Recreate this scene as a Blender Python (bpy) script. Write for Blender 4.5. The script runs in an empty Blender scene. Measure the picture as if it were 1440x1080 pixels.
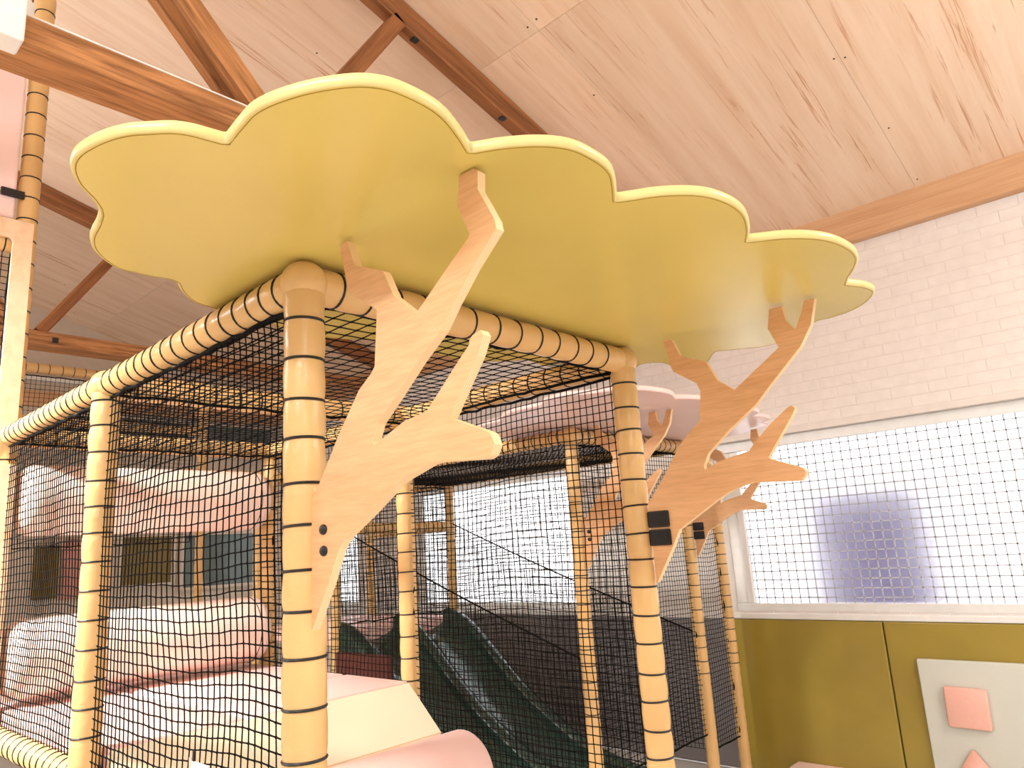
import bpy, bmesh, math, random
import numpy as np
from mathutils import Matrix, Vector

random.seed(7)
rng = np.random.default_rng(7)
SC = bpy.context.scene
COL = SC.collection

# ------------------------------------------------------------------ camera
CAM_M = [[0.6801836, -0.117805, -0.7235138], [-0.730412, -0.1924477, -0.6553337], [-0.062037, 0.9742104, -0.2169459]]          # camera right / up / back axes in world space (columns)
cam_data = bpy.data.cameras.new('camera')
cam_data.sensor_width = 36.0
cam_data.lens = 25.7948
cam_data.clip_start = 0.05
cam = bpy.data.objects.new('camera', cam_data)
COL.objects.link(cam)
mw = Matrix.Identity(4)
for r in range(3):
    for c in range(3):
        mw[r][c] = CAM_M[r][c]
mw.translation = (0, 0, 1.65)
cam.matrix_world = mw
SC.camera = cam

# ------------------------------------------------------------------ world, exposure, lamps
world = bpy.data.worlds.new('world')
SC.world = world
world.use_nodes = True
bgn = world.node_tree.nodes['Background']
bgn.inputs[0].default_value = (0.98, 0.985, 1.0, 1)
bgn.inputs[1].default_value = 3.2
SC.view_settings.view_transform = 'Standard'
SC.view_settings.look = 'None'
SC.view_settings.gamma = 1.0
SC.view_settings.use_curve_mapping = False
SC.view_settings.exposure = 0.38
FILL_STRENGTH = 124.0  # emission of the unseen fill tubes

# ------------------------------------------------------------------ helpers
def srgb(r, g, b):
    f = lambda c: (c / 255 / 12.92) if c / 255 <= 0.04045 else ((c / 255 + 0.055) / 1.055) ** 2.4
    return (f(r), f(g), f(b), 1)

def new_mat(name):
    m = bpy.data.materials.new(name)
    m.use_nodes = True
    return m, m.node_tree, m.node_tree.nodes['Principled BSDF']

def ramp(nt, fac, stops):
    n = nt.nodes.new('ShaderNodeValToRGB')
    el = n.color_ramp.elements
    while len(el) > 1:
        el.remove(el[-1])
    el[0].position, el[0].color = stops[0]
    for p, c in stops[1:]:
        e = el.new(p)
        e.color = c
    nt.links.new(fac, n.inputs[0])
    return n.outputs[0]

def noise(nt, vec, scale, detail=3, rough=0.5, dist=0.0):
    n = nt.nodes.new('ShaderNodeTexNoise')
    n.inputs['Scale'].default_value = scale
    n.inputs['Detail'].default_value = detail
    n.inputs['Roughness'].default_value = rough
    n.inputs['Distortion'].default_value = dist
    if vec is not None:
        nt.links.new(vec, n.inputs['Vector'])
    return n.outputs['Fac']

def coords(nt, scale=(1, 1, 1), per_object=True):
    tc = nt.nodes.new('ShaderNodeTexCoord')
    mp = nt.nodes.new('ShaderNodeMapping')
    mp.inputs['Scale'].default_value = scale
    nt.links.new(tc.outputs['Object'], mp.inputs['Vector'])
    if per_object:
        oi = nt.nodes.new('ShaderNodeObjectInfo')
        mu = nt.nodes.new('ShaderNodeMath')
        mu.operation = 'MULTIPLY'
        mu.inputs[1].default_value = 37.0
        nt.links.new(oi.outputs['Random'], mu.inputs[0])
        nt.links.new(mu.outputs[0], mp.inputs['Location'])
    return mp.outputs['Vector']

def bump(nt, bsdf, h, strength=0.2, dist=0.01):
    b = nt.nodes.new('ShaderNodeBump')
    b.inputs['Strength'].default_value = strength
    b.inputs['Distance'].default_value = dist
    nt.links.new(h, b.inputs['Height'])
    nt.links.new(b.outputs[0], bsdf.inputs['Normal'])

def vinyl(name, col, rough=0.35, wrinkle=0.15, wscale=9.0, var=0.06, spec=0.5):
    m, nt, b = new_mat(name)
    v = coords(nt)
    f = noise(nt, v, 3.0, 2)
    c = srgb(*col)
    lo = tuple(x * (1 - var) for x in c[:3]) + (1,)
    hi = tuple(min(1, x * (1 + var)) for x in c[:3]) + (1,)
    nt.links.new(ramp(nt, f, [(0.3, lo), (0.7, hi)]), b.inputs['Base Color'])
    b.inputs['Roughness'].default_value = rough
    b.inputs['Specular IOR Level'].default_value = spec
    if wrinkle:
        bump(nt, b, noise(nt, v, wscale, 3, 0.5, 0.6), wrinkle, 0.02)
    return m

def plain(name, col, rough=0.6, metallic=0.0, spec=0.5):
    m, nt, b = new_mat(name)
    f = noise(nt, coords(nt), 14.0, 2)
    c = srgb(*col)
    nt.links.new(ramp(nt, f, [(0.3, tuple(x * 0.94 for x in c[:3]) + (1,)), (0.7, c)]), b.inputs['Base Color'])
    b.inputs['Roughness'].default_value = rough
    b.inputs['Metallic'].default_value = metallic
    b.inputs['Specular IOR Level'].default_value = spec
    return m

def wood(name, base, dark, scale=(1.2, 14, 14), thr=(0.35, 0.62), rough=0.55, fine=True, bstr=0.15, vary=0.0, spec=0.4):
    """grain runs along local X"""
    m, nt, b = new_mat(name)
    v = coords(nt, scale)
    f = noise(nt, v, 1.6, 5, 0.6, 0.35)
    col = ramp(nt, f, [(thr[0], srgb(*dark)), (thr[1], srgb(*base))])
    if fine:
        v2 = coords(nt, (scale[0] * 2, scale[1] * 7, scale[2] * 7))
        f2 = noise(nt, v2, 1.5, 3)
        mx = nt.nodes.new('ShaderNodeMix')
        mx.data_type = 'RGBA'
        mx.blend_type = 'MULTIPLY'
        mx.inputs[0].default_value = 0.35
        nt.links.new(col, mx.inputs[6])
        nt.links.new(ramp(nt, f2, [(0.35, (0.72, 0.66, 0.6, 1)), (0.6, (1, 1, 1, 1))]), mx.inputs[7])
        col = mx.outputs[2]
    if vary:
        oi = nt.nodes.new('ShaderNodeObjectInfo')
        hs = nt.nodes.new('ShaderNodeHueSaturation')
        mr = nt.nodes.new('ShaderNodeMapRange')
        mr.inputs[3].default_value = 1 - vary
        mr.inputs[4].default_value = 1 + vary * 0.4
        nt.links.new(oi.outputs['Random'], mr.inputs[0])
        nt.links.new(mr.outputs[0], hs.inputs['Value'])
        nt.links.new(col, hs.inputs['Color'])
        col = hs.outputs[0]
    nt.links.new(col, b.inputs['Base Color'])
    b.inputs['Roughness'].default_value = rough
    b.inputs['Specular IOR Level'].default_value = spec
    bump(nt, b, f, bstr, 0.004)
    return m

def ply_edge(name):
    """plywood edge: layers across local X (board thickness)"""
    m, nt, b = new_mat(name)
    tc = nt.nodes.new('ShaderNodeTexCoord')
    w = nt.nodes.new('ShaderNodeTexWave')
    w.wave_type = 'BANDS'
    w.bands_direction = 'X'
    w.inputs['Scale'].default_value = 75
    w.inputs['Distortion'].default_value = 0.6
    nt.links.new(tc.outputs['Object'], w.inputs['Vector'])
    nt.links.new(ramp(nt, w.outputs['Fac'], [(0.2, srgb(238, 198, 148)), (0.6, srgb(248, 216, 170))]), b.inputs['Base Color'])
    b.inputs['Roughness'].default_value = 0.6
    return m

M = {}
M['pad'] = vinyl('tan_vinyl', (224, 182, 122), 0.3, 0.22, 16)
M['pad_far'] = M['pad']
M['tie'] = plain('black_plastic', (18, 16, 15), 0.45)
M['cord'] = plain('black_cord', (13, 12, 11), 0.85, spec=0.15)
M['olive'] = vinyl('mustard_vinyl', (222, 200, 108), 0.27, 0.05, 2.5, 0.03, 0.85)
M['rim'] = vinyl('mustard_rim_vinyl', (226, 210, 142), 0.30, 0.12, 20, 0.03)
M['seam'] = plain('mustard_thread', (168, 136, 42), 0.6)
M['pinkc'] = vinyl('pale_pink_vinyl', (255, 222, 218), 0.35, 0.06, 4, 0.03)
M['tree'] = wood('birch_ply_face', (238, 190, 142), (222, 166, 116), (30, 1.3, 16), (0.2, 0.8), 0.5, True, 0.03)
M['treeedge'] = ply_edge('birch_ply_edge')
M['timber'] = wood('old_timber', (202, 144, 92), (116, 72, 40), (1.6, 22, 22), (0.30, 0.62), 0.6, True, 0.6)
M['timberdark'] = wood('dark_timber', (170, 112, 68), (108, 66, 36), (0.9, 13, 13), (0.28, 0.66), 0.6, True, 0.4)
M['plate'] = wood('planed_timber', (222, 180, 140), (204, 154, 112), (0.7, 9, 9), (0.25, 0.7), 0.55, True, 0.1)
M['ceil'] = None
M['brick'] = plain('painted_brick', (240, 233, 228), 0.75, spec=0.25)
M['mortar'] = plain('painted_mortar', (236, 228, 222), 0.9, spec=0.1)
M['white'] = plain('white_gloss_paint', (246, 246, 244), 0.4)
M['whiteplastic'] = plain('white_plastic', (250, 250, 250), 0.4)
M['olivepad'] = vinyl('olive_vinyl', (160, 139, 58), 0.28, 0.05, 2.5, 0.08)
M['darkpad'] = vinyl('charcoal_vinyl', (128, 122, 122), 0.5, 0.05, 3, 0.05)
M['greypad'] = vinyl('grey_vinyl', (212, 214, 204), 0.4, 0.25, 6, 0.03)
M['pinkpad'] = vinyl('salmon_vinyl', (246, 190, 174), 0.42, 0.3, 12, 0.03)
M['pinkmat'] = vinyl('pink_mat_vinyl', (252, 212, 204), 0.4, 0.05, 4, 0.03)
M['roller'] = vinyl('blush_vinyl', (252, 224, 210), 0.42, 0.12, 5, 0.03)
M['cream'] = vinyl('cream_vinyl', (252, 234, 204), 0.4, 0.08, 4, 0.03)
M['redpad'] = vinyl('brick_red_vinyl', (96, 48, 40), 0.45, 0.1, 5)
M['slide'] = vinyl('dark_green_plastic', (52, 74, 64), 0.13, 0.0, 4, 0.1, 0.6)
M['ply'] = wood('pale_ply_board', (250, 216, 182), (238, 196, 156), (8, 2, 2), (0.25, 0.75), 0.5, True, 0.05)
M['floor'] = plain('pale_floor', (222, 220, 216), 0.6)
M['plaster2'] = plain('white_plaster', (238, 236, 232), 0.8)
M['plaster'] = plain('pale_plaster', (216, 200, 182), 0.8)
M['darkglass'] = plain('dark_glass', (70, 66, 60), 0.15)
M['tealglass'] = plain('teal_glass', (104, 116, 112), 0.15)
M['oliveboard'] = plain('olive_board', (130, 110, 60), 0.6)
M['pinkboard'] = plain('rose_board', (206, 146, 132), 0.6)
M['steel'] = plain('black_steel', (22, 21, 21), 0.35)
M['outside'] = plain('slate_blue_paint', (112, 108, 158), 0.7)
M['paving'] = plain('paving', (200, 198, 196), 0.9)

def ceiling_mat():
    m, nt, b = new_mat('ceiling_plywood')
    v = coords(nt, (0.55, 7, 1))
    f = noise(nt, v, 1.5, 5, 0.62, 0.5)
    c1 = ramp(nt, f, [(0.26, srgb(230, 195, 162)), (0.42, srgb(238, 208, 179)), (0.64, srgb(245, 219, 193))])
    vs = coords(nt, (0.8, 24, 1))
    s = noise(nt, vs, 1.3, 4, 0.7, 0.9)
    big = noise(nt, coords(nt, (0.5, 1.3, 1)), 1.1, 2)
    mul = nt.nodes.new('ShaderNodeMath')
    mul.operation = 'MULTIPLY'
    nt.links.new(ramp(nt, s, [(0.58, (0, 0, 0, 1)), (0.66, (0.9, 0.9, 0.9, 1))]), mul.inputs[0])
    nt.links.new(ramp(nt, big, [(0.44, (0, 0, 0, 1)), (0.58, (1, 1, 1, 1))]), mul.inputs[1])
    mx = nt.nodes.new('ShaderNodeMix')
    mx.data_type = 'RGBA'
    nt.links.new(mul.outputs[0], mx.inputs[0])
    nt.links.new(c1, mx.inputs[6])
    mx.inputs[7].default_value = srgb(204, 148, 108)
    oi = nt.nodes.new('ShaderNodeObjectInfo')
    hs = nt.nodes.new('ShaderNodeHueSaturation')
    mr = nt.nodes.new('ShaderNodeMapRange')
    mr.inputs[3].default_value = 0.93
    mr.inputs[4].default_value = 1.04
    nt.links.new(oi.outputs['Random'], mr.inputs[0])
    nt.links.new(mr.outputs[0], hs.inputs['Value'])
    nt.links.new(mx.outputs[2], hs.inputs['Color'])
    nt.links.new(hs.outputs[0], b.inputs['Base Color'])
    b.inputs['Roughness'].default_value = 0.6
    b.inputs['Specular IOR Level'].default_value = 0.25
    return m
M['ceil'] = ceiling_mat()

def pane_mat():
    m, nt, b = new_mat('frosted_glass')
    b.inputs['Base Color'].default_value = (1, 1, 1, 1)
    b.inputs['Transmission Weight'].default_value = 1.0
    b.inputs['Roughness'].default_value = 0.58
    b.inputs['IOR'].default_value = 1.5
    bump(nt, b, noise(nt, coords(nt), 160, 2), 0.25, 0.004)
    return m
M['pane'] = pane_mat()

def tag(o, label=None, cat=None, group=None, kind=None):
    if label: o['label'] = label
    if cat: o['category'] = cat
    if group: o['group'] = group
    if kind: o['kind'] = kind
    return o

def empty(name, loc, label=None, cat=None, group=None, kind=None):
    o = bpy.data.objects.new(name, None)
    o.location = loc
    o.empty_display_size = 0.1
    COL.objects.link(o)
    return tag(o, label, cat, group, kind)

def wmat(o):
    """world matrix from the parent chain (no depsgraph needed)"""
    b = o.matrix_basis.copy()
    if o.parent:
        return wmat(o.parent) @ o.matrix_parent_inverse @ b
    return b

def link(o, parent=None, world=None):
    COL.objects.link(o)
    if world is not None:
        o.matrix_basis = world
    if parent is not None:
        o.parent = parent
        if world is not None:
            o.matrix_parent_inverse = wmat(parent).inverted()
    return o

def mesh_obj(name, mesh, mat, parent=None, world=None, smooth=False):
    if mat is not None and len(mesh.materials) == 0:
        for mm in (mat if isinstance(mat, (list, tuple)) else [mat]):
            mesh.materials.append(mm)
    if smooth:
        mesh.polygons.foreach_set('use_smooth', [True] * len(mesh.polygons))
    o = bpy.data.objects.new(name, mesh)
    return link(o, parent, world if world is not None else Matrix.Identity(4))

def np_mesh(name, verts, quads):
    me = bpy.data.meshes.new(name)
    verts = np.asarray(verts, dtype=np.float32)
    quads = np.asarray(quads, dtype=np.int32)
    k = quads.shape[1]
    me.vertices.add(len(verts))
    me.vertices.foreach_set('co', verts.ravel())
    me.loops.add(quads.size)
    me.loops.foreach_set('vertex_index', quads.ravel())
    me.polygons.add(len(quads))
    me.polygons.foreach_set('loop_start', np.arange(0, quads.size, k, dtype=np.int32))
    me.polygons.foreach_set('loop_total', np.full(len(quads), k, dtype=np.int32))
    me.polygons.foreach_set('use_smooth', np.zeros(len(quads), dtype=bool))
    me.update(calc_edges=True)
    me.validate()
    return me

def bm_mesh(name, bm):
    me = bpy.data.meshes.new(name)
    bmesh.ops.recalc_face_normals(bm, faces=bm.faces)
    bm.to_mesh(me)
    bm.free()
    return me

def box_mesh(name, sx, sy, sz, bev=0.0, seg=2):
    bm = bmesh.new()
    bmesh.ops.create_cube(bm, size=1)
    bmesh.ops.scale(bm, vec=(sx, sy, sz), verts=bm.verts)
    if bev:
        bmesh.ops.bevel(bm, geom=list(bm.edges), offset=bev, segments=seg, affect='EDGES', profile=0.5)
    return bm_mesh(name, bm)

def box(name, lo, hi, mat, parent=None, bev=0.0, seg=2, smooth=False):
    s = [hi[i] - lo[i] for i in range(3)]
    c = [(hi[i] + lo[i]) / 2 for i in range(3)]
    return mesh_obj(name, box_mesh(name, *s, bev, seg), mat, parent, Matrix.Translation(c), smooth)

def frame_to(A, B):
    """matrix whose local X runs from A to B, origin at the middle"""
    A, B = Vector(A), Vector(B)
    d = (B - A).normalized()
    up = Vector((0, 0, 1)) if abs(d.z) < 0.95 else Vector((0, 1, 0))
    y = up.cross(d).normalized()
    z = d.cross(y)
    m = Matrix((d, y, z)).transposed().to_4x4()
    m.translation = (A + B) / 2
    return m, (B - A).length

def beam(name, A, B, w, h, mat, parent, bev=0.004):
    m, L = frame_to(A, B)
    return mesh_obj(name, box_mesh(name, L, w, h, bev, 1), mat, parent, m)

def tube_mesh(name, pts, r, sides=8, closed=False, cap=True):
    pts = [Vector(p) for p in pts]
    n = len(pts)
    V, F = [], []
    prev = None
    for i, p in enumerate(pts):
        if closed:
            t = (pts[(i + 1) % n] - pts[i - 1]).normalized()
        else:
            t = (pts[min(i + 1, n - 1)] - pts[max(i - 1, 0)]).normalized()
        if prev is None:
            a = Vector((0, 0, 1)) if abs(t.z) < 0.9 else Vector((1, 0, 0))
            u = t.cross(a).normalized()
        else:
            u = (prev - t * prev.dot(t)).normalized()
        prev = u
        v = t.cross(u)
        for k in range(sides):
            an = 2 * math.pi * k / sides
            V.append(p + (u * math.cos(an) + v * math.sin(an)) * r)
    m = n if closed else n - 1
    for i in range(m):
        for k in range(sides):
            a = i * sides + k
            b = i * sides + (k + 1) % sides
            c = ((i + 1) % n) * sides + (k + 1) % sides
            d = ((i + 1) % n) * sides + k
            F.append((a, b, c, d))
    if cap and not closed:
        F.append(tuple(range(sides))[::-1])
        F.append(tuple((n - 1) * sides + k for k in range(sides)))
    me = bpy.data.meshes.new(name)
    me.from_pydata([tuple(v) for v in V], [], F)
    me.update()
    return me

# foam sleeve: local Z from 0 to L, pinched at every tie
PAD_R = 0.0435
def sleeve_mesh(name, L, ties, r=PAD_R, sides=20, z_from=0.0):
    cuts = [0.0] + list(ties) + [L]
    prof = []
    for a, b in zip(cuts[:-1], cuts[1:]):
        n = 6
        h = b - a
        amp = min(0.075, 0.02 + 0.65 * h)
        for k in range(n):
            t = k / n
            prof.append((a + h * t, r * (0.94 + amp * math.sin(math.pi * t) ** 0.5)))
    prof.append((L, r * 0.94))
    ph = random.random() * 6
    ang = np.arange(sides) * 2 * math.pi / sides
    V = []
    for i, (z, rr) in enumerate(prof):
        wob = 1 + 0.012 * np.sin(ang * 3 + z * 40 + ph) + 0.008 * np.sin(ang * 5 - z * 77)
        V.append(np.stack([np.cos(ang) * rr * wob, np.sin(ang) * rr * wob, np.full(sides, z)], 1))
    V = np.concatenate(V)
    n = len(prof)
    i, k = np.meshgrid(np.arange(n - 1), np.arange(sides), indexing='ij')
    a = i * sides + k
    b = i * sides + (k + 1) % sides
    F = np.stack([a, b, b + sides, a + sides], -1).reshape(-1, 4)
    me = np_mesh(name, V, F)
    return me

def torus_mesh(name, R, r, n=22, m=6):
    pts = [(R * math.cos(2 * math.pi * i / n), R * math.sin(2 * math.pi * i / n), 0) for i in range(n)]
    return tube_mesh(name, pts, r, m, closed=True)

TIE = torus_mesh('cable_tie', PAD_R * 0.958, 0.0033)
TIE.materials.append(M['tie'])
def pad(name, A, B, parent, spacing=0.078, first=None, tie_from=0.0, r=PAD_R, label=None):
    """a foam sleeved tube from A to B with a cable tie every few centimetres, each tie a sub-part"""
    A, B = Vector(A), Vector(B)
    d = B - A
    L = d.length
    q = d.to_track_quat('Z', 'Y').to_matrix().to_4x4()
    q.translation = A
    ties = []
    z = first if first is not None else spacing * 0.6
    while z < L - 0.03:
        ties.append(z)
        z += spacing * random.uniform(0.9, 1.1)
    o = mesh_obj(name, sleeve_mesh(name, L, ties, r), M['pad'], parent, q, True)
    if label: o['label'] = label
    for z in ties:
        if z < tie_from:
            continue
        t = bpy.data.objects.new('cable_tie', TIE)
        COL.objects.link(t)
        t.parent = o
        t.matrix_basis = Matrix.Translation((0, 0, z)) @ Matrix.Rotation(random.uniform(-0.05, 0.05), 4, 'X') @ Matrix.Scale(r / PAD_R, 4)
    return o

def ball_mesh(name, r, sx=1, sy=1, sz=1, sub=3):
    bm = bmesh.new()
    bmesh.ops.create_icosphere(bm, subdivisions=sub, radius=r)
    bmesh.ops.scale(bm, vec=(sx, sy, sz), verts=bm.verts)
    return bm_mesh(name, bm)

# ------------------------------------------------------------------ nets
def net(name, label, O, U, V, lu, lv, cell=0.029, diamond=False, sag=0.012, warp=0.010, clip=None, r=0.0021, group=None, border=True, knots=True, seed=0):
    rg = np.random.default_rng(seed + 11)
    O = np.array(O, float); U = np.array(U, float); V = np.array(V, float)
    N = np.cross(U, V)
    ph = rg.uniform(0, 6.28, 12)
    def disp(u, v):
        e = np.clip(np.sin(np.pi * np.clip(u / lu, 0, 1)), 0, 1) ** 0.5 * np.clip(np.sin(np.pi * np.clip(v / lv, 0, 1)), 0, 1) ** 0.5
        w = sag * (np.sin(3.1 * u + ph[0]) + 0.6 * np.sin(5.3 * v + ph[1]) + 0.5 * np.sin(9 * u + 4 * v + ph[2]))
        du = warp * (np.sin(6.3 * v + ph[3]) + 0.5 * np.sin(11 * v + 5 * u + ph[4])) + 0.0016 * np.sin(171 * v + 60 * u + ph[8])
        dv = warp * (np.sin(4.1 * u + ph[5]) + 0.6 * np.sin(9.7 * u + 3 * v + ph[6])) + 0.0016 * np.sin(163 * u + 71 * v + ph[9])
        return w * e, du * e, dv * e
    def pos(u, v):
        w, du, dv = disp(u, v)
        return O + (u + du)[..., None] * U + (v + dv)[..., None] * V + w[..., None] * N
    segs = []
    if not diamond:
        nu, nv = max(2, round(lu / cell)), max(2, round(lv / cell))
        gu, gv = np.meshgrid(np.linspace(0, lu, nu + 1), np.linspace(0, lv, nv + 1), indexing='ij')
        ok = clip(gu, gv) if clip else np.ones_like(gu, bool)
        P = pos(gu, gv)
        a = (ok[:-1] & ok[1:]); segs.append((P[:-1][a], P[1:][a]))
        a = (ok[:, :-1] & ok[:, 1:]); segs.append((P[:, :-1][a], P[:, 1:][a]))
        K = P[ok]
    else:
        s = cell * math.sqrt(2)
        n = int((lu + lv) / s) + 4
        ii, jj = np.meshgrid(np.arange(-n, n), np.arange(-n, n), indexing='ij')
        gu = (ii + jj) * s / 2 * 1.35
        gv = (ii - jj) * s / 2 * 0.8
        ok = (gu >= -1e-6) & (gu <= lu) & (gv >= -1e-6) & (gv <= lv)
        if clip is not None: ok &= clip(gu, gv)
        P = pos(gu, gv)
        a = (ok[:-1] & ok[1:]); segs.append((P[:-1][a], P[1:][a]))
        a = (ok[:, :-1] & ok[:, 1:]); segs.append((P[:, :-1][a], P[:, 1:][a]))
        K = P[ok]
    A = np.concatenate([s[0] for s in segs]); B = np.concatenate([s[1] for s in segs])
    d = B - A
    d /= np.linalg.norm(d, axis=1, keepdims=True)
    side = np.cross(d, N)
    V_, F_ = [], []
    ring = []
    for k in range(3):
        an = 2 * math.pi * k / 3
        off = r * (math.cos(an) * side + math.sin(an) * N)
        ring.append((A + off, B + off))
    n = len(A)
    verts = np.concatenate([ring[0][0], ring[1][0], ring[2][0], ring[0][1], ring[1][1], ring[2][1]])
    idx = np.arange(n)
    quads = []
    for k in range(3):
        k2 = (k + 1) % 3
        quads.append(np.stack([idx + k * n, idx + k2 * n, idx + (3 + k2) * n, idx + (3 + k) * n], 1))
    root = empty(name, tuple(O), label, 'net', group)
    off0 = Matrix.Translation(O)
    o = mesh_obj('net_cords', np_mesh('net_cords', verts - O, np.concatenate(quads)), M['cord'], root, off0)
    o['kind'] = 'stuff'
    if knots and len(K):
        kr = r * 2.0
        base = np.array([U, -U, V, -V, N, -N]) * kr
        kv = (K[:, None, :] + base[None]).reshape(-1, 3)
        tri = np.array([(0, 2, 4), (2, 1, 4), (1, 3, 4), (3, 0, 4), (2, 0, 5), (1, 2, 5), (3, 1, 5), (0, 3, 5)])
        kf = (tri[None] + (np.arange(len(K)) * 6)[:, None, None]).reshape(-1, 3)
        ko = mesh_obj('net_knots', np_mesh('net_knots', kv - O, kf), M['cord'], root, off0)
        ko['kind'] = 'stuff'
    if border:
        cs = [(0, 0), (lu, 0), (lu, lv), (0, lv)]
        pts = []
        for (u0, v0), (u1, v1) in zip(cs, cs[1:] + cs[:1]):
            m = max(2, int(math.hypot(u1 - u0, v1 - v0) / 0.05))
            for k in range(m):
                t = k / m
                u, v = u0 + (u1 - u0) * t, v0 + (v1 - v0) * t
                if clip is not None and not clip(np.array(u), np.array(v)):
                    continue
                pts.append(O + U * u + V * v + rg.normal(0, 0.003, 3))
        bo = mesh_obj('border_rope', tube_mesh('border_rope', [p - O for p in pts], 0.0055, 6, closed=True), M['cord'], root, off0, True)
    return root

# ================================================================== THE ROOM
XW = 5.25               # right wall
YF = 9.2                # far wall
Z0, TP = 3.785, math.tan(math.radians(15.65))
RIDGE = -0.6
def zc(x):
    return Z0 + (XW - x) * TP
fl = box('floor', (-6.5, -5, -0.12), (XW, YF, 0), M['floor'])
tag(fl, 'pale smooth floor of the play hall', 'floor', kind='structure')

# ---- sloped plywood ceiling, sheet by sheet
CPH = math.cos(math.radians(15.65))
ceil_root = empty('ceiling', (XW, 0, Z0), 'sloping ceiling lined with pale plywood sheets', 'ceiling', kind='structure')
sheet = box_mesh('plywood_sheet', 2.4385, 1.2185, 0.012, 0.001, 1)
sheet.materials.append(M['ceil'])
s0 = 2.50
slope_dir = Vector((-CPH, 0, CPH * TP)).normalized()
nrm = Vector((0, 1, 0)).cross(slope_dir)
if nrm.z < 0: nrm = -nrm
def sheet_matrix(s, y, flip=False):
    sd = slope_dir if not flip else Vector((slope_dir.x, 0, -slope_dir.z))
    zv = sd.cross(Vector((0, 1, 0)))
    if zv.z < 0: zv = -zv
    yv = zv.cross(sd)
    m = Matrix((sd, yv, zv)).transposed().to_4x4()
    if not flip:
        p = Vector((XW, y, Z0)) + slope_dir * s
    else:
        ridge_s = (XW - RIDGE) / CPH
        p = Vector((RIDGE, y, zc(RIDGE))) + sd * (s - ridge_s)
    m.translation = p + zv * 0.006
    return m
ys = [0.98 + 1.22 * k for k in range(-5, 7)]
for yy in ys:
    for k in range(3):
        s = s0 - 1.22 + 2.44 * k
        o = bpy.data.objects.new('plywood_sheet', sheet)
        link(o, ceil_root, sheet_matrix(s, yy + 0.61))
    for k in range(2):
        o = bpy.data.objects.new('plywood_sheet', sheet)
        link(o, ceil_root, sheet_matrix((XW - RIDGE) / CPH + 1.3 + 2.44 * k, yy + 0.61, True))
# roof deck above the sheets closes the joints
deck = bpy.data.meshes.new('roof_deck')
yA, yB = -6.0, YF + 0.2
up = 0.022
deck.from_pydata([(XW + 0.3, yA, zc(XW + 0.3) + up), (XW + 0.3, yB, zc(XW + 0.3) + up), (RIDGE, yB, zc(RIDGE) + up), (RIDGE, yA, zc(RIDGE) + up),
                  (-6.4, yA, zc(RIDGE) - 5.8 * TP + up), (-6.4, yB, zc(RIDGE) - 5.8 * TP + up)], [], [(0, 1, 2, 3), (3, 2, 5, 4)])
mesh_obj('roof_deck', deck, M['plate'], ceil_root)
# nail heads on the sheets
nail_pts = []
for yy in ys[4:]:
    for s in np.arange(0.15, 6.0, 0.6):
        for dy in (0.03, 1.19):
            if random.random() < 0.6:
                nail_pts.append((s + random.uniform(-0.05, 0.05), yy + dy + random.uniform(-0.008, 0.008)))
    nail_pts.append((random.uniform(0.5, 3), yy + 0.6))
nv, nf = [], []
for s, y in nail_pts:
    c = Vector((XW, y, Z0)) + slope_dir * s - nrm * 0.0015
    b = len(nv)
    for k in range(6):
        an = k * math.pi / 3
        nv.append(c + (slope_dir * math.cos(an) + Vector((0, 1, 0)) * math.sin(an)) * 0.0065)
    nf.append(tuple(range(b, b + 6)))
nm = bpy.data.meshes.new('nail_heads')
nm.from_pydata([tuple(v) for v in nv], [], nf)
no = mesh_obj('nail_heads', nm, M['steel'], ceil_root)
no['kind'] = 'stuff'

# ---- timber wall plate along the eave
tr = beam('trim_1', (XW - 0.03, -5, 3.698), (XW - 0.03, YF, 3.698), 0.09, 0.236, M['plate'], None)
tag(tr, 'planed timber wall plate running along the top of the brick wall', 'wall plate', kind='structure')

# ---- right wall with windows
WIN = [(0.35, 2.70), (4.16, 6.42), (7.38, 9.0)]
SILL, HEAD = 1.075, 2.335
wr_root = empty('wall_right', (XW, 0, 0), 'white painted brick wall with wired glass windows', 'wall', kind='structure')
TH = 0.24
def wall_part(y0, y1, z0, z1):
    box('wall_core', (XW + 0.003, y0, z0), (XW + TH, y1, z1), M['mortar'], wr_root)
wall_part(-5, YF, 0, SILL)
wall_part(-5, YF, HEAD, 3.78)
edges = [-5] + [e for w in WIN for e in w] + [YF]
for a, b in zip(edges[0::2], edges[1::2]):
    wall_part(a, b, SILL, HEAD)
brick = box_mesh('brick', 0.008, 0.2185, 0.069, 0.0022, 1)
brick.materials.append(M['brick'])
stuff_b = []
nb = 0
zrow, row = HEAD + 0.035, 0
rows = []
z = 0.04
while z < 3.6:
    rows.append(z); z += 0.0755
for row, z in enumerate(rows):
    y = -2.0 + (0.1125 if row % 2 else 0)
    while y < 9.0:
        yc, zcn = y + 0.1075, z + 0.033
        y += 0.225
        inwin = any(w[0] - 0.1 < yc < w[1] + 0.1 for w in WIN) and SILL - 0.02 < zcn < HEAD + 0.03
        if inwin or zcn < 1.0 and yc < 2.8:
            continue
        M4 = Matrix.Translation((XW + 0.0042 + random.uniform(-0.0006, 0.0006), yc, zcn)) @ Matrix.Rotation(random.uniform(-0.004, 0.004), 4, 'Y')
        if zcn > HEAD and 0.15 < yc < 3.05 and nb < 290:
            o = bpy.data.objects.new('brick', brick)
            link(o, wr_root, M4)
            nb += 1
        else:
            stuff_b.append((XW + 0.0042, yc, zcn))
cb = np.array(stuff_b)
cub = np.array([(x, y_, z_) for x in (-.004, .004) for y_ in (-.1092, .1092) for z_ in (-.0345, .0345)])
cv = (cb[:, None] + cub[None]).reshape(-1, 3)
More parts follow.
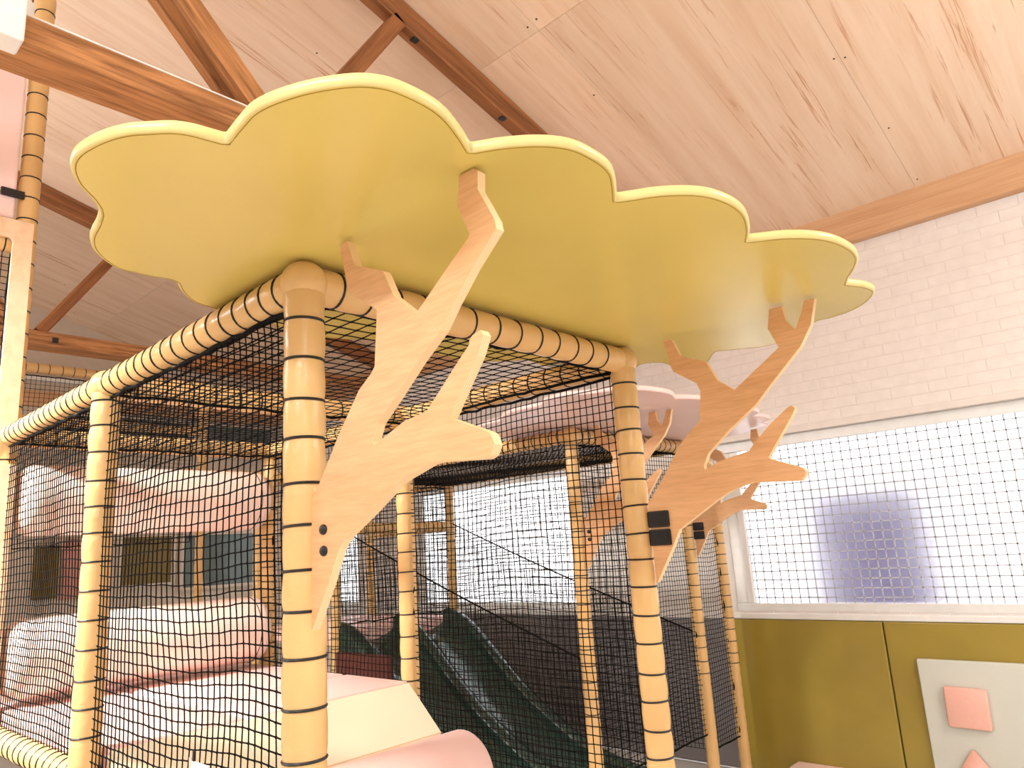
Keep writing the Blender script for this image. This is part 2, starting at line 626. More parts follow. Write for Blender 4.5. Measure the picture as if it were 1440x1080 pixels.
cf = np.array([(0, 1, 3, 2), (4, 6, 7, 5), (0, 4, 5, 1), (2, 3, 7, 6), (0, 2, 6, 4), (1, 5, 7, 3)])
cf = (cf[None] + (np.arange(len(cb)) * 8)[:, None, None]).reshape(-1, 4)
so = mesh_obj('brickwork', np_mesh('brickwork', cv, cf), M['brick'], wr_root)
so['kind'] = 'stuff'

for n, (ya, yb) in enumerate(WIN):
    w = empty('window_%d' % (n + 1), (XW + 0.1, (ya + yb) / 2, SILL), ['wide white framed wired glass window above the olive wall pads', 'white framed wired glass window beyond the slide', 'white framed wired glass window at the far end of the brick wall'][n], 'window', kind='structure')
    xf = XW + 0.085
    fw = 0.05
    # frame rails and stiles
    box('frame_rail', (xf, ya, SILL + 0.005), (xf + 0.06, yb, SILL + 0.062), M['white'], w, 0.006)
    box('frame_rail', (xf - 0.02, ya, HEAD - 0.075), (xf + 0.06, yb, HEAD), M['white'], w, 0.006)
    box('frame_stile', (xf, yb - 0.145, SILL + 0.062), (xf + 0.06, yb - 0.09, HEAD - 0.075), M['white'], w, 0.006)
    box('frame_stile', (xf + 0.015, yb - 0.09, SILL + 0.062), (xf + 0.06, yb, HEAD - 0.075), M['white'], w, 0.004)
    box('frame_stile', (xf, ya, SILL + 0.062), (xf + 0.06, ya + 0.055, HEAD - 0.075), M['white'], w, 0.006)
    box('window_sill', (XW - 0.045, ya - 0.03, SILL - 0.034), (xf + 0.01, yb + 0.03, SILL + 0.004), M['white'], w, 0.006)
    p = box('pane', (xf + 0.03, ya + 0.05, SILL + 0.055), (xf + 0.036, yb - 0.11, HEAD - 0.07), M['pane'], w)
    # wire embedded in the glass
    wv, wf = [], []
    def wire(lo, hi):
        b = len(wv)
        for x in (lo[0], hi[0]):
            for y_ in (lo[1], hi[1]):
                for z_ in (lo[2], hi[2]):
                    wv.append((x, y_, z_))
        wf.extend([tuple(b + i for i in f) for f in ((0, 1, 3, 2), (4, 6, 7, 5), (0, 4, 5, 1), (2, 3, 7, 6), (0, 2, 6, 4), (1, 5, 7, 3))])
    h = 0.0043
    xg = xf + 0.027
    y = ya + 0.07
    while y < yb - 0.15:
        wire((xg, y - h, SILL + 0.06), (xg + 0.001, y + h, HEAD - 0.075)); y += 0.062
    z = SILL + 0.10
    while z < HEAD - 0.08:
        wire((xg, ya + 0.055, z - h), (xg + 0.001, yb - 0.145, z + h)); z += 0.062
    me = bpy.data.meshes.new('wire_mesh')
    me.from_pydata(wv, [], wf)
    wo = mesh_obj('wire_mesh', me, plain('wire', (200, 204, 212), 0.5) if n == 0 else bpy.data.materials['wire'], w)
    wo['kind'] = 'stuff'

# something dark standing outside, seen blurred through the frosted pane
ob = empty('storage_bin', (6.2, 2.0, 0), 'blurred slate blue bin standing outside behind the frosted window', 'bin')
box('bin_body', (5.85, 1.38, 0.05), (6.35, 2.36, 1.90), M['outside'], ob, 0.03)
box('bin_lid', (5.83, 1.36, 1.90), (6.37, 2.38, 1.99), M['outside'], ob, 0.03)
tag(box('paving', (XW + TH, -6, -0.1), (14, 14, 0.05), M['paving']), 'pale paving outside the windows', 'paving', kind='structure')

# ---- walls behind and left of the viewer
tag(box('wall_left', (-6.6, -5.2, 0), (-6.4, YF + 0.2, 4.2), M['plaster2']), 'plain white plastered wall on the far left of the hall', 'wall', kind='structure')
tag(box('wall_front', (-6.6, -5.2, 0), (XW + TH, -5.0, 5.45), M['plaster2']), 'plain white plastered wall behind the viewer', 'wall', kind='structure')

# ---- far wall
wf_ = box('wall_back', (-6.5, YF, 0), (XW + TH, YF + 0.2, 5.45), M['plaster'])
tag(wf_, 'pale plastered gable wall at the far end of the hall', 'wall', kind='structure')
def far_window(name, x0, x1, z0, z1, mat, label):
    w = empty(name, ((x0 + x1) / 2, YF, z0), label, 'window', kind='structure')
    box('pane', (x0, YF - 0.03, z0), (x1, YF - 0.02, z1), mat, w)
    t = 0.04
    box('frame_rail', (x0 - t, YF - 0.06, z0 - t), (x1 + t, YF - 0.005, z0), M['plaster'], w)
    box('frame_rail', (x0 - t, YF - 0.06, z1), (x1 + t, YF - 0.005, z1 + t), M['plaster'], w)
    box('frame_stile', (x0 - t, YF - 0.06, z0), (x0, YF - 0.005, z1), M['plaster'], w)
    box('frame_stile', (x1, YF - 0.06, z0), (x1 + t, YF - 0.005, z1), M['plaster'], w)
far_window('window_4', 2.6, 4.00, 3.05, 3.42, M['darkglass'], 'low dark brown clerestory window high on the far wall')
far_window('window_5', 4.10, 5.10, 3.05, 3.42, M['tealglass'], 'low grey green clerestory window high on the far wall')
far_window('window_6', 3.28, 3.84, 1.50, 2.04, M['oliveboard'], 'small olive glazed hatch in the far wall')
far_window('window_7', 3.98, 5.05, 1.42, 2.04, M['tealglass'], 'wide grey green window low in the far wall')
tag(box('trim_2', (-2, YF - 0.05, 3.49), (XW, YF, 3.66), M['plate']), 'pale timber band above the far clerestory windows', 'beam', kind='structure')
tag(box('trim_3', (-2, YF - 0.06, 3.78), (XW, YF, 3.83), M['white']), 'thin white strip near the top of the far wall', 'rail', kind='structure')  # narrow white strip across the upper far wall
tag(box('notice_board', (2.40, YF - 0.04, 1.42), (2.64, YF - 0.004, 1.98), M['oliveboard'], None, 0.006), 'dark olive notice board on the far wall', 'board')
tag(box('notice_board', (2.68, YF - 0.05, 1.40), (2.92, YF - 0.004, 2.04), M['pinkboard'], None, 0.006), 'rose pink board on the far wall', 'board')

# ---- roof trusses
def truss(Y, label, second):
    t = empty('roof_truss', (XW, Y, 3.5), label, 'truss', None)
    ty = Y + 0.105
    beam('tie_beam', (-4.5, ty, 3.497), (XW, ty, 3.497), 0.21, 0.115, M['timber'], t, 0.006)
    ry = Y + 0.06
    hh = 0.15
    beam('rafter', (XW, ry, Z0 - 0.085), (RIDGE, ry, zc(RIDGE) - 0.085), 0.085, hh, M['timberdark'], t, 0.005)
    beam('rafter', (RIDGE, ry, zc(RIDGE) - 0.085), (-4.6, ry, zc(RIDGE) - 4.0 * TP - 0.085), 0.085, hh, M['timberdark'], t, 0.005)
    beam('strut', (1.62, ry, 3.555), (2.24, ry, zc(2.24) - 0.14), 0.085, 0.085, M['timberdark'], t)
    for dy in (-0.005, 0.115):
        beam('brace', (1.52, ry - 0.03 + dy, 3.50), (0.15, ry - 0.03 + dy, 4.92), 0.045, 0.105, M['timber'], t)
    beam('king_post', (RIDGE, ry, 3.55), (RIDGE, ry, zc(RIDGE) - 0.12), 0.085, 0.12, M['timberdark'], t)
    # bolt plates
    bolt = box_mesh('bolt_plate', 0.045, 0.012, 0.045, 0.004, 1)
    bolt.materials.append(M['steel'])
    for X in (2.36, 3.05, 3.27, 4.3):
        o = bpy.data.objects.new('bolt_plate', bolt)
        m = Matrix.Translation((X, Y + 0.05, zc(X) - 0.163)) @ Matrix.Rotation(math.radians(90), 4, 'X')
        link(o, t, m)
    o = bpy.data.objects.new('bolt_plate', bolt)
    link(o, t, Matrix.Translation((1.72, Y - 0.002, 3.49)))
    return t
t1 = truss(2.65, 'brown timber roof truss passing above the mustard canopy', False)
t2 = truss(6.45, 'brown timber roof truss at the back, seen beneath the canopy edge', True)
wc = mesh_obj('conduit', tube_mesh('conduit', [(x, 2.655, 3.558) for x in np.linspace(-2, 4.9, 12)], 0.004, 8), M['whiteplastic'], None, None, True)
tag(wc, 'thin white cable laid along the top edge of the tie beam', 'cable')

# white lamp unit fixed to the near face of the tie beam
lb = empty('emergency_light', (0.40, 2.62, 3.35), 'white box shaped emergency light fixed to the tie beam', 'light')
box('housing', (0.22, 2.54, 3.375), (0.524, 2.645, 3.66), M['whiteplastic'], lb, 0.008)
gl = mesh_obj('cable_gland', sleeve_mesh('cable_gland', 0.07, [0.03, 0.045], 0.034, 20), M['whiteplastic'], lb, Matrix.Translation((0.545, 2.70, 3.56)), True)
for k in range(4):
    mesh_obj('wire_lead', tube_mesh('wire_lead', [(0.53 + 0.012 * k, 2.70, 3.62), (0.53 + 0.014 * k, 2.69, 3.68), (0.50 + 0.02 * k, 2.67, 3.74)], 0.003, 6), M['timberdark'] if k % 2 else M['steel'], lb, None, True)

# lamps: floodlight left of the frame; unseen fill battens added to brighten the ceiling
LP = (-1.2, 3.4, 3.4)
hl = empty('hall_floodlight', LP, 'rectangular LED floodlight hung from the roof left of the play frame', 'light')
ldat = bpy.data.lights.new('floodlight_beam', 'AREA')
ldat.shape = 'RECTANGLE'; ldat.size = 0.35; ldat.size_y = 0.25
ldat.energy = 62
ldat.spread = math.radians(80)
ldat.color = (1.0, 0.97, 0.93)
lo = bpy.data.objects.new('floodlight_beam', ldat)
dirv = Vector((1.0, 3.6, 1.3)) - Vector(LP)
lm = dirv.to_track_quat('-Z', 'Y').to_matrix().to_4x4(); lm.translation = LP
link(lo, hl, lm)
mesh_obj('housing', box_mesh('housing', 0.42, 0.32, 0.06, 0.01), M['steel'], hl, lm @ Matrix.Translation((0, 0, 0.05)))
mesh_obj('hanger', tube_mesh('hanger', [(LP[0], LP[1], LP[2] + 0.06), (LP[0], LP[1], zc(RIDGE) + (LP[0] - RIDGE) * TP)], 0.012, 8), M['steel'], hl)
tube_m, tnt, tb = new_mat('fill_tube')
tb.inputs['Emission Color'].default_value = (0.94, 0.97, 1.0, 1)
tb.inputs['Emission Strength'].default_value = FILL_STRENGTH
for (bx, by, what) in ((3.0, -1.9, 'on the window side behind the viewer'), (-1.6, 0.4, 'over the open floor'), (-1.6, 5.2, 'beside the tower'), (-1.6, -3.0, 'near the back wall')):  # glowing tubes added out of view to lift ceiling and walls
    bt = empty('fill_batten', (bx, by, 3.35), 'unseen fill batten added below the roof %s' % what, 'light')
    mesh_obj('tube', tube_mesh('tube', [(bx, by + k, 3.30) for k in np.linspace(-0.75, 0.75, 5)], 0.02, 12), tube_m, bt, None, True)
    mesh_obj('tube', tube_mesh('tube', [(bx + 0.12, by + k, 3.30) for k in np.linspace(-0.75, 0.75, 5)], 0.02, 12), tube_m, bt, None, True)
    box('spine', (bx + 0.045, by - 0.78, 3.285), (bx + 0.075, by + 0.78, 3.315), M['whiteplastic'], bt, 0.004)
    for k in (-0.6, 0.6):
        zt_ = zc(max(bx, RIDGE)) - (max(0, RIDGE - bx)) * TP
        mesh_obj('hanger', tube_mesh('hanger', [(bx + 0.06, by + k, 3.315), (bx + 0.06, by + k, zt_)], 0.004, 6), M['steel'], bt)

# ================================================================== PLAY FRAMES
X0, X1, X2, X3 = 0.857, 2.116, 3.35, 4.57
Y0, Y1, Y2, Y3, Y4 = 1.391, 2.606, 3.79, 5.0, 6.2
ZT = 2.262
R = PAD_R
def post(fr, x, y, z0=0.0, z1=ZT, sp=0.08, tf=0.7, r=PAD_R):
    return pad('post', (x, y, z0), (x, y, z1), fr, sp, None, tf, r)
def rail(fr, A, B, sp=0.066, r=PAD_R):
    A, B = Vector(A), Vector(B)
    d = (B - A).normalized()
    return pad('rail', A + d * 0.03, B - d * 0.03, fr, sp, None, 0, r)
CAP = ball_mesh('corner_cap', PAD_R * 1.22, 1, 1, 0.98)
CAP.materials.append(M['pad'])
CAP.polygons.foreach_set('use_smooth', [True] * len(CAP.polygons))
def cap(fr, x, y, z=ZT):
    o = bpy.data.objects.new('corner_cap', CAP)
    link(o, fr, Matrix.Translation((x, y, z)))

fA = empty('play_frame', (X0, Y0, 0), 'tan padded play frame carrying the mustard tree canopy', 'play frame', 'padded play frames')
post(fA, X0, Y0, sp=0.088, r=0.0445); post(fA, X1, Y0, sp=0.084); post(fA, X0, Y1, sp=0.086); post(fA, X1, Y1, sp=0.088, r=0.040)
post(fA, X1, Y2, r=0.040)
for x in (X0, X1):
    for y in (Y0, Y1):
        cap(fA, x, y)
rail(fA, (X0, Y0, ZT), (X1, Y0, ZT), 0.085)
rail(fA, (X0, Y0, ZT), (X0, Y1, ZT), 0.066); rail(fA, (X0, Y1, ZT), (X0, Y2, ZT), 0.066)
rail(fA, (X1, Y0, ZT), (X1, Y1, ZT), 0.08); rail(fA, (X1, Y1, ZT), (X1, Y2, ZT), 0.08)
rail(fA, (X0, Y1, ZT), (X1, Y1, ZT), 0.09)
rail(fA, (X0, Y2, ZT), (X1, Y2, ZT), 0.09)
rail(fA, (X0, Y1, 1.055), (X0, Y2, 1.055), 0.062)
rail(fA, (X1, Y1, 1.06), (X1, Y2, 1.06), 0.08)

fB = empty('play_frame', (X2, Y1, 0), 'tan padded play frame around the slide under the pink canopy', 'play frame', 'padded play frames')
for x, y in ((X2, Y1), (X3, Y1), (X2, Y2), (X3, Y2), (X2, Y3), (X3, Y3), (X3, Y4), (X2, Y4)):
    if (x, y) in ((X2, Y2), (X3, Y2)):
        continue
    post(fB, x, y, sp=0.08, r=0.040)
post(fB, 5.0, Y1, sp=0.075, r=0.038, z1=2.1)
for x in (X2, X3):
    for y in (Y1, Y3):
        cap(fB, x, y)
rail(fB, (X2, Y1, ZT), (X3, Y1, ZT)); rail(fB, (X3, Y1, ZT), (5.0, Y1, ZT - 0.12))
rail(fB, (X2, Y1, ZT), (X2, Y3, ZT)); rail(fB, (X3, Y1, ZT), (X3, Y4, ZT))
rail(fB, (X2, Y3, ZT), (X3, Y3, ZT)); rail(fB, (X2, Y3, 1.87), (X3, Y3, 1.87), 0.09); rail(fB, (X1, Y3, ZT), (X2, Y3, ZT))
rail(fB, (X3, Y3, 1.87), (X3, Y4, 1.87), 0.09)

fC = empty('play_frame', (X0, Y2, 0), 'tall tan padded tower frame behind the plywood facade', 'play frame', 'padded play frames')
post(fC, X0, Y2, z1=4.75, sp=0.115, tf=1.0)
rail(fC, (X0 - 1.24, Y2, 3.16), (X0, Y2, 3.16), 0.09)
rail(fC, (X0, 7.35, 3.47), (3.35, 7.35, 3.47), 0.10)
pad('post', (X0, 7.35, 0), (X0, 7.35, 3.47), fC, 0.09, None, 2.0)
pad('post', (3.35, 7.35, 0), (3.35, 7.35, 3.47), fC, 0.09, None, 2.0)
rail(fC, (X0, 7.35, 3.0), (3.35, 7.35, 3.0), 0.10)

# ================================================================== NETS
nid = [0]
def N(label, O, U, V, lu, lv, **k):
    nid[0] += 1
    return net('safety_net', label, O, U, V, lu, lv, seed=nid[0], group='black knotted safety nets', **k)
ex, ey, ez = (1, 0, 0), (0, 1, 0), (0, 0, 1)
zb, zt = 1.09, ZT - 0.05
N('black knotted safety net beside the big corner post, from rail to floor mat', (X0, Y0 + 0.03, 0.75), ey, ez, Y1 - Y0 - 0.06, zt - 0.75, cell=0.030)
N('black knotted safety net between the side post and the plywood tower', (X0, Y1 + 0.03, zb), ey, ez, Y2 - Y1 - 0.06, zt - zb, cell=0.030)
N('black open mesh roof net under the mustard canopy', (X0 + 0.03, Y0 + 0.03, ZT - 0.035), ex, ey, X1 - X0 - 0.06, Y1 - Y0 - 0.06, cell=0.052, sag=0.006)
N('black open mesh roof net over the foam rollers', (X0 + 0.03, Y1 + 0.03, ZT - 0.035), ex, ey, X1 - X0 - 0.06, Y2 - Y1 - 0.06, cell=0.052, sag=0.006)
N('black knotted safety net right of the cream ramp', (X1, Y0 + 0.03, 0.5), ey, ez, Y1 - Y0 - 0.06, zt - 0.5, cell=0.0285)
N('black knotted safety net behind the ramp, beside the pink mats', (X1, Y1 + 0.03, zb), ey, ez, Y2 - Y1 - 0.06, zt - zb, cell=0.030)
N('black knotted safety net at the foot of the slide', (X2 + 0.03, Y1, 0.4), ex, ez, X3 - X2 - 0.06, zt - 0.4, cell=0.030)
N('narrow black knotted safety net against the brick wall', (X3 + 0.03, Y1, 0.3), ex, ez, 5.0 - X3 - 0.06, 2.05 - 0.3, cell=0.030)
def slide_clip(u, v):
    # below the sloping hand rope
    return v <= (1.02 + (u) * 0.365 - 0.3) + 0.003
for xx, lab in ((X2, 'black side net with sloping top rope on the near side of the slide'), (X3, 'black side net with sloping top rope on the wall side of the slide')):
    rt = N(lab, (xx, Y1 + 0.03, 0.3), ey, ez, Y3 - Y1 - 0.06, 1.6, cell=0.030, clip=slide_clip, border=False)
    mesh_obj('border_rope', tube_mesh('border_rope', [(xx, Y1 + 0.02 + t * (Y3 - Y1 - 0.04), 1.02 + t * (Y3 - Y1) * 0.365 - 0.02 * math.sin(math.pi * t)) for t in np.linspace(0, 1, 24)], 0.0055, 6), M['cord'], rt, None, True)
N('black roof net over the slide under the pink canopy', (X2 + 0.03, Y1 + 0.03, ZT - 0.03), ex, ey, X3 - X2 - 0.06, Y3 - Y1 - 0.06, cell=0.036, sag=0.006)
N('black safety net behind the top of the slide', (X2 + 0.03, Y3, 1.15), ex, ez, X3 - X2 - 0.06, zt - 1.15, cell=0.034, knots=False)
N('black safety net beyond the slide platform', (X3, Y3 + 0.03, 1.1), ey, ez, Y4 - Y3 - 0.06, zt - 1.1, cell=0.034, knots=False)
N('black safety net across the back of the upper deck', (X0 + 0.1, 7.35, 1.9), ex, ez, 3.35 - X0 - 0.2, 1.5, cell=0.038, knots=False)
N('black safety net inside the plywood tower window', (X0 - 1.2, Y2 + 0.02, 2.3), ex, ez, 1.15, 0.83, cell=0.032)

# ================================================================== CANOPIES
def smooth_outline(pts, n=5):
    """Catmull-Rom through the points, broken at every 'N' notch"""
    runs, cur = [], []
    for p in pts:
        if p == 'N':
            if cur:
                cur.append('end'); runs.append(cur)
            cur = []
        else:
            cur.append(p)
    if cur: runs.append(cur)
    flat = [[q for q in r_ if q != 'end'] for r_ in runs]
    out = []
    for ri, r_ in enumerate(flat):
        nxt = flat[(ri + 1) % len(flat)][0]
        P = r_
        for i in range(len(P) - 1):
            p0 = P[max(i - 1, 0)]; p1 = P[i]; p2 = P[i + 1]; p3 = P[min(i + 2, len(P) - 1)]
            for k in range(n):
                t = k / n
                f = lambda a, b, c, d: 0.5 * (2 * b + (c - a) * t + (2 * a - 5 * b + 4 * c - d) * t * t + (3 * b - a - 3 * c + d) * t ** 3)
                out.append((f(p0[0], p1[0], p2[0], p3[0]), f(p0[1], p1[1], p2[1], p3[1])))
        out.append(P[-1])
    return out

def canopy(name, label, outline, z, th, mat_face, mat_rim, mat_seam, parent_loc):
    root = empty(name, (*parent_loc, z), label, 'canopy')
    pts = smooth_outline(outline)
    area = sum(a[0] * b[1] - b[0] * a[1] for a, b in zip(pts, pts[1:] + pts[:1]))
    if area < 0: pts = pts[::-1]
    n = len(pts)
    def inset(d):
        out = []
        for i in range(n):
            a, p, b = Vector(pts[i - 1]), Vector(pts[i]), Vector(pts[(i + 1) % n])
            t = (b - a)
            if t.length < 1e-9: t = Vector((1, 0))
            t.normalize()
            out.append((p.x - t.y * d, p.y + t.x * d))
        return out
    rings = [(inset(0.0035), 0.0), (inset(0.0), 0.0035), (inset(-0.0015), th * 0.5), (inset(0.0), th - 0.004), (inset(0.005), th)]
    V, F, MI = [], [], []
    for r_, dz in rings:
        V += [(x, y, z + dz) for x, y in r_]
    for j in range(len(rings) - 1):
        for i in range(n):
            k = (i + 1) % n
            F.append((j * n + i, j * n + k, (j + 1) * n + k, (j + 1) * n + i)); MI.append(1)
    F.append(tuple(range(n))[::-1]); MI.append(0)
    F.append(tuple((len(rings) - 1) * n + i for i in range(n))); MI.append(0)
    me = bpy.data.meshes.new('board')
    me.from_pydata(V, [], F)
    me.materials.append(mat_face); me.materials.append(mat_rim)
    me.polygons.foreach_set('material_index', MI)
    me.update()
    o = mesh_obj('padded_board', me, None, root)
    me.polygons.foreach_set('use_smooth', [m == 1 for m in MI])
    sp = inset(0.0075)
    mesh_obj('stitched_seam', tube_mesh('stitched_seam', [(x, y, z + 0.0002) for x, y in sp], 0.0011, 6, closed=True), mat_seam, root, None, True)
    return root
ZC = 2.312
CAN = [(0.494, 1.035), (0.469, 1.039), (0.443, 1.044), (0.417, 1.057), (0.39, 1.084), (0.369, 1.109), (0.352, 1.144), (0.34, 1.186), (0.335, 1.23), (0.342, 1.271), (0.361, 1.312), (0.381, 1.339), (0.405, 1.366), (0.426, 1.397), 'N', (0.436, 1.42), (0.447, 1.469), (0.456, 1.528), (0.472, 1.576), (0.493, 1.612), (0.528, 1.651), (0.561, 1.673), (0.596, 1.675), (0.635, 1.677), (0.67, 1.67), (0.694, 1.684), 'N', (0.72, 1.726), (0.762, 1.773), (0.804, 1.796), (0.843, 1.805), (0.871, 1.809), (0.95, 1.8), (1.08, 1.86), (1.25, 1.86), (1.4, 1.78), 'N', (1.52, 1.8), (1.7, 1.83), (1.86, 1.79), (1.96, 1.7), 'N', (2.08, 1.72), (2.24, 1.71), (2.35, 1.63), (2.422, 1.54), (2.401, 1.486), (2.418, 1.449), (2.455, 1.428), (2.545, 1.439), 'N', (2.658, 1.408), (2.617, 1.325), (2.504, 1.234), 'N', (2.478, 1.209), (2.528, 1.134), (2.569, 1.059), (2.547, 0.962), (2.414, 0.822), (2.407, 0.761), (2.388, 0.699), (2.346, 0.643), (2.292, 0.602), (2.246, 0.58), (2.217, 0.576), (2.169, 0.583), (2.132, 0.597), (2.105, 0.611), 'N', (2.045, 0.584), (1.988, 0.55), (1.932, 0.524), (1.882, 0.512), (1.829, 0.509), (1.765, 0.515), (1.717, 0.528), (1.67, 0.552), (1.625, 0.59), (1.601, 0.623), (1.578, 0.657), 'N', (1.526, 0.628), (1.473, 0.606), (1.422, 0.592), (1.362, 0.588), (1.302, 0.598), (1.258, 0.619), (1.218, 0.654), (1.195, 0.684), (1.179, 0.712), (1.162, 0.739), 'N', (1.106, 0.702), (1.069, 0.681), (1.032, 0.67), (0.989, 0.667), (0.945, 0.67), (0.909, 0.684), (0.877, 0.708), (0.852, 0.735), (0.832, 0.762), (0.812, 0.796), 'N', (0.774, 0.775), (0.724, 0.752), (0.682, 0.741), (0.638, 0.74), (0.599, 0.746), (0.568, 0.763), (0.545, 0.787), (0.525, 0.816), (0.507, 0.85), (0.491, 0.893), (0.484, 0.933), (0.487, 0.976), (0.491, 1.01), 'N']
canopy('tree_canopy', 'large mustard yellow scalloped canopy board resting on the front play frame', CAN, ZC, 0.022, M['olive'], M['rim'], M['seam'], (1.4, 1.3))
PINK = [(2.93, 2.96), (2.84, 2.80), (2.83, 2.66), 'N', (2.74, 2.56), (2.69, 2.42), (2.70, 2.27), 'N', (2.63, 2.18), (2.62, 2.05), (2.69, 1.94), 'N', (2.72, 1.84), (2.82, 1.77), (2.93, 1.745), (3.05, 1.745), (3.17, 1.79), 'N', (3.24, 1.75), (3.36, 1.72), (3.50, 1.72), (3.64, 1.76), (3.70, 1.80), 'N', (3.78, 1.75), (3.90, 1.73), (4.02, 1.75), (4.10, 1.83), 'N', (4.20, 1.80), (4.32, 1.82), (4.40, 1.91), 'N', (4.50, 1.91), (4.60, 1.97), (4.67, 2.08), 'N', (4.76, 2.20), (4.79, 2.40), (4.72, 2.62), 'N', (4.74, 2.8), (4.65, 2.96), (4.45, 3.0), 'N', (4.2, 3.06), (3.9, 3.04), (3.7, 2.97), 'N', (3.5, 3.06), (3.2, 3.05), (3.0, 3.0), 'N']
canopy('tree_canopy', 'pale pink scalloped canopy board on the frame by the slide', PINK, ZC, 0.024, M['pinkc'], M['pinkc'], M['pinkpad'], (3.9, 2.4))

# ================================================================== PLYWOOD TREES
T1 = [(-0.0236, 1.5094), (-0.0426, 1.5114), (-0.1008, 1.6008), (-0.14, 1.6692), (-0.159, 1.6864), (-0.2419, 1.7287), (-0.3152, 1.7689), (-0.3248, 1.7766), (-0.4184, 1.8013), (-0.4392, 1.8021), (-0.5546, 1.793), (-0.5676, 1.7973), (-0.5778, 1.8138), (-0.5703, 1.8317), (-0.5634, 1.8366), (-0.4742, 1.873), (-0.5111, 1.9207), (-0.5492, 1.9678), (-0.566, 1.9997), (-0.56, 2.01), (-0.5405, 2.0059), (-0.5322, 1.9981), (-0.5317, 1.9913), (-0.4983, 1.9652), (-0.4552, 1.9287), (-0.4153, 1.8961), (-0.3482, 1.8869), (-0.2586, 1.8555), (-0.2564, 1.8634), (-0.2724, 1.8961), (-0.3321, 1.9404), (-0.3987, 1.9928), (-0.4617, 2.0341), (-0.4975, 2.0744), (-0.5492, 2.1261), (-0.6104, 2.1763), (-0.608, 2.1931), (-0.5883, 2.2327), (-0.5719, 2.2639), (-0.5745, 2.2983), (-0.5644, 2.3071), (-0.5275, 2.3071), (-0.5189, 2.2533), (-0.5458, 2.189), (-0.5413, 2.1816), (-0.4899, 2.1479), (-0.3968, 2.084), (-0.3857, 2.0916), (-0.3311, 2.1367), (-0.3059, 2.1865), (-0.2988, 2.1979), (-0.2074, 2.2376), (-0.1808, 2.301), (-0.1548, 2.3009), (-0.1629, 2.2695), (-0.1813, 2.197), (-0.2002, 2.1742), (-0.2782, 2.1224), (-0.2665, 2.0093), (-0.256, 1.9988), (-0.2137, 1.9721), (-0.1414, 1.891), (-0.0719, 1.8026), (-0.0272, 1.7531)]
T2 = [(-0.056, 1.5097), (-0.0606, 1.5112), (-0.1307, 1.6201), (-0.1607, 1.6725), (-0.2983, 1.7505), (-0.3487, 1.7752), (-0.3923, 1.7883), (-0.4217, 1.7941), (-0.5695, 1.7842), (-0.5824, 1.7963), (-0.5876, 1.8066), (-0.5786, 1.8205), (-0.4903, 1.8555), (-0.4834, 1.862), (-0.5314, 1.9238), (-0.5739, 1.9778), (-0.5819, 1.9935), (-0.5737, 2.0025), (-0.5617, 1.9989), (-0.4966, 1.954), (-0.4413, 1.9041), (-0.4268, 1.8886), (-0.3273, 1.87), (-0.2741, 1.8503), (-0.2719, 1.8607), (-0.2917, 1.8986), (-0.3744, 1.9632), (-0.4686, 2.0255), (-0.5131, 2.0684), (-0.6251, 2.1694), (-0.6636, 2.226), (-0.6752, 2.2658), (-0.6853, 2.3002), (-0.654, 2.2992), (-0.6416, 2.2671), (-0.6201, 2.2254), (-0.614, 2.223), (-0.5934, 2.254), (-0.5869, 2.3039), (-0.5479, 2.3024), (-0.5364, 2.2445), (-0.561, 2.1805), (-0.4054, 2.0804), (-0.3525, 2.1224), (-0.3212, 2.1898), (-0.233, 2.2287), (-0.2083, 2.2895), (-0.1776, 2.2925), (-0.1956, 2.1998), (-0.2029, 2.1808), (-0.2809, 2.1262), (-0.291, 2.0989), (-0.2763, 2.0036), (-0.2332, 1.9725), (-0.1907, 1.9327), (-0.1277, 1.8485), (-0.053, 1.7593), (-0.0535, 1.7319), (-0.0556, 1.6235)]
def tree_mesh(name, outline, th=0.019):
    bm = bmesh.new()
    vs = [bm.verts.new((0, y, z)) for y, z in outline]
    f = bm.faces.new(vs)
    bm.normal_update()
    ext = bmesh.ops.extrude_face_region(bm, geom=[f])
    nv_ = [g for g in ext['geom'] if isinstance(g, bmesh.types.BMVert)]
    bmesh.ops.translate(bm, verts=nv_, vec=(th, 0, 0))
    bmesh.ops.recalc_face_normals(bm, faces=bm.faces)
    for fc in bm.faces:
        fc.material_index = 0 if abs(fc.normal.x) > 0.5 else 1
    return bm_mesh(name, bm)
tm1 = tree_mesh('plywood_tree', T1)
tm2 = tree_mesh('plywood_tree', T2)
for t_ in (tm1, tm2):
    t_.materials.append(M['tree']); t_.materials.append(M['treeedge'])
plate_me = box_mesh('bracket', 0.006, 0.080, 0.052, 0.0048, 2); plate_me.materials.append(M['steel'])
screw_me = ball_mesh('screw', 0.0045, 0.5, 1, 1, 2); screw_me.materials.append(M['tie'])
cap_me = ball_mesh('bolt_cap', 0.0105, 0.55, 1.25, 1, 3); cap_me.materials.append(M['tie'])
def tree(x, y, me, label, kind):
    t = empty('plywood_tree', (x, y, 1.5), label, 'tree cutout', 'plywood tree cutouts')
    o = bpy.data.objects.new('tree_board', me)
    link(o, t, Matrix.Translation((x - 0.010, y, 0)))
    if kind == 'bolts':
        for (py, pz) in ((-0.087, 1.7085), (-0.088, 1.6665)):
            b_ = bpy.data.objects.new('bolt_cap', cap_me)
            link(b_, t, Matrix.Translation((x - 0.011, y + py, pz)))
    else:
        for pz in (1.710, 1.652):
            b_ = bpy.data.objects.new('bracket', plate_me)
            link(b_, t, Matrix.Translation((x - 0.0135, y - 0.090, pz)))
            s_ = bpy.data.objects.new('screw', screw_me)
            s_.parent = b_; COL.objects.link(s_)
            s_.matrix_basis = Matrix.Translation((-0.0035, -0.025, 0))
    return t
tree(X0, Y0, tm1, 'plywood tree cutout bolted to the big corner post below the mustard canopy', 'bolts')
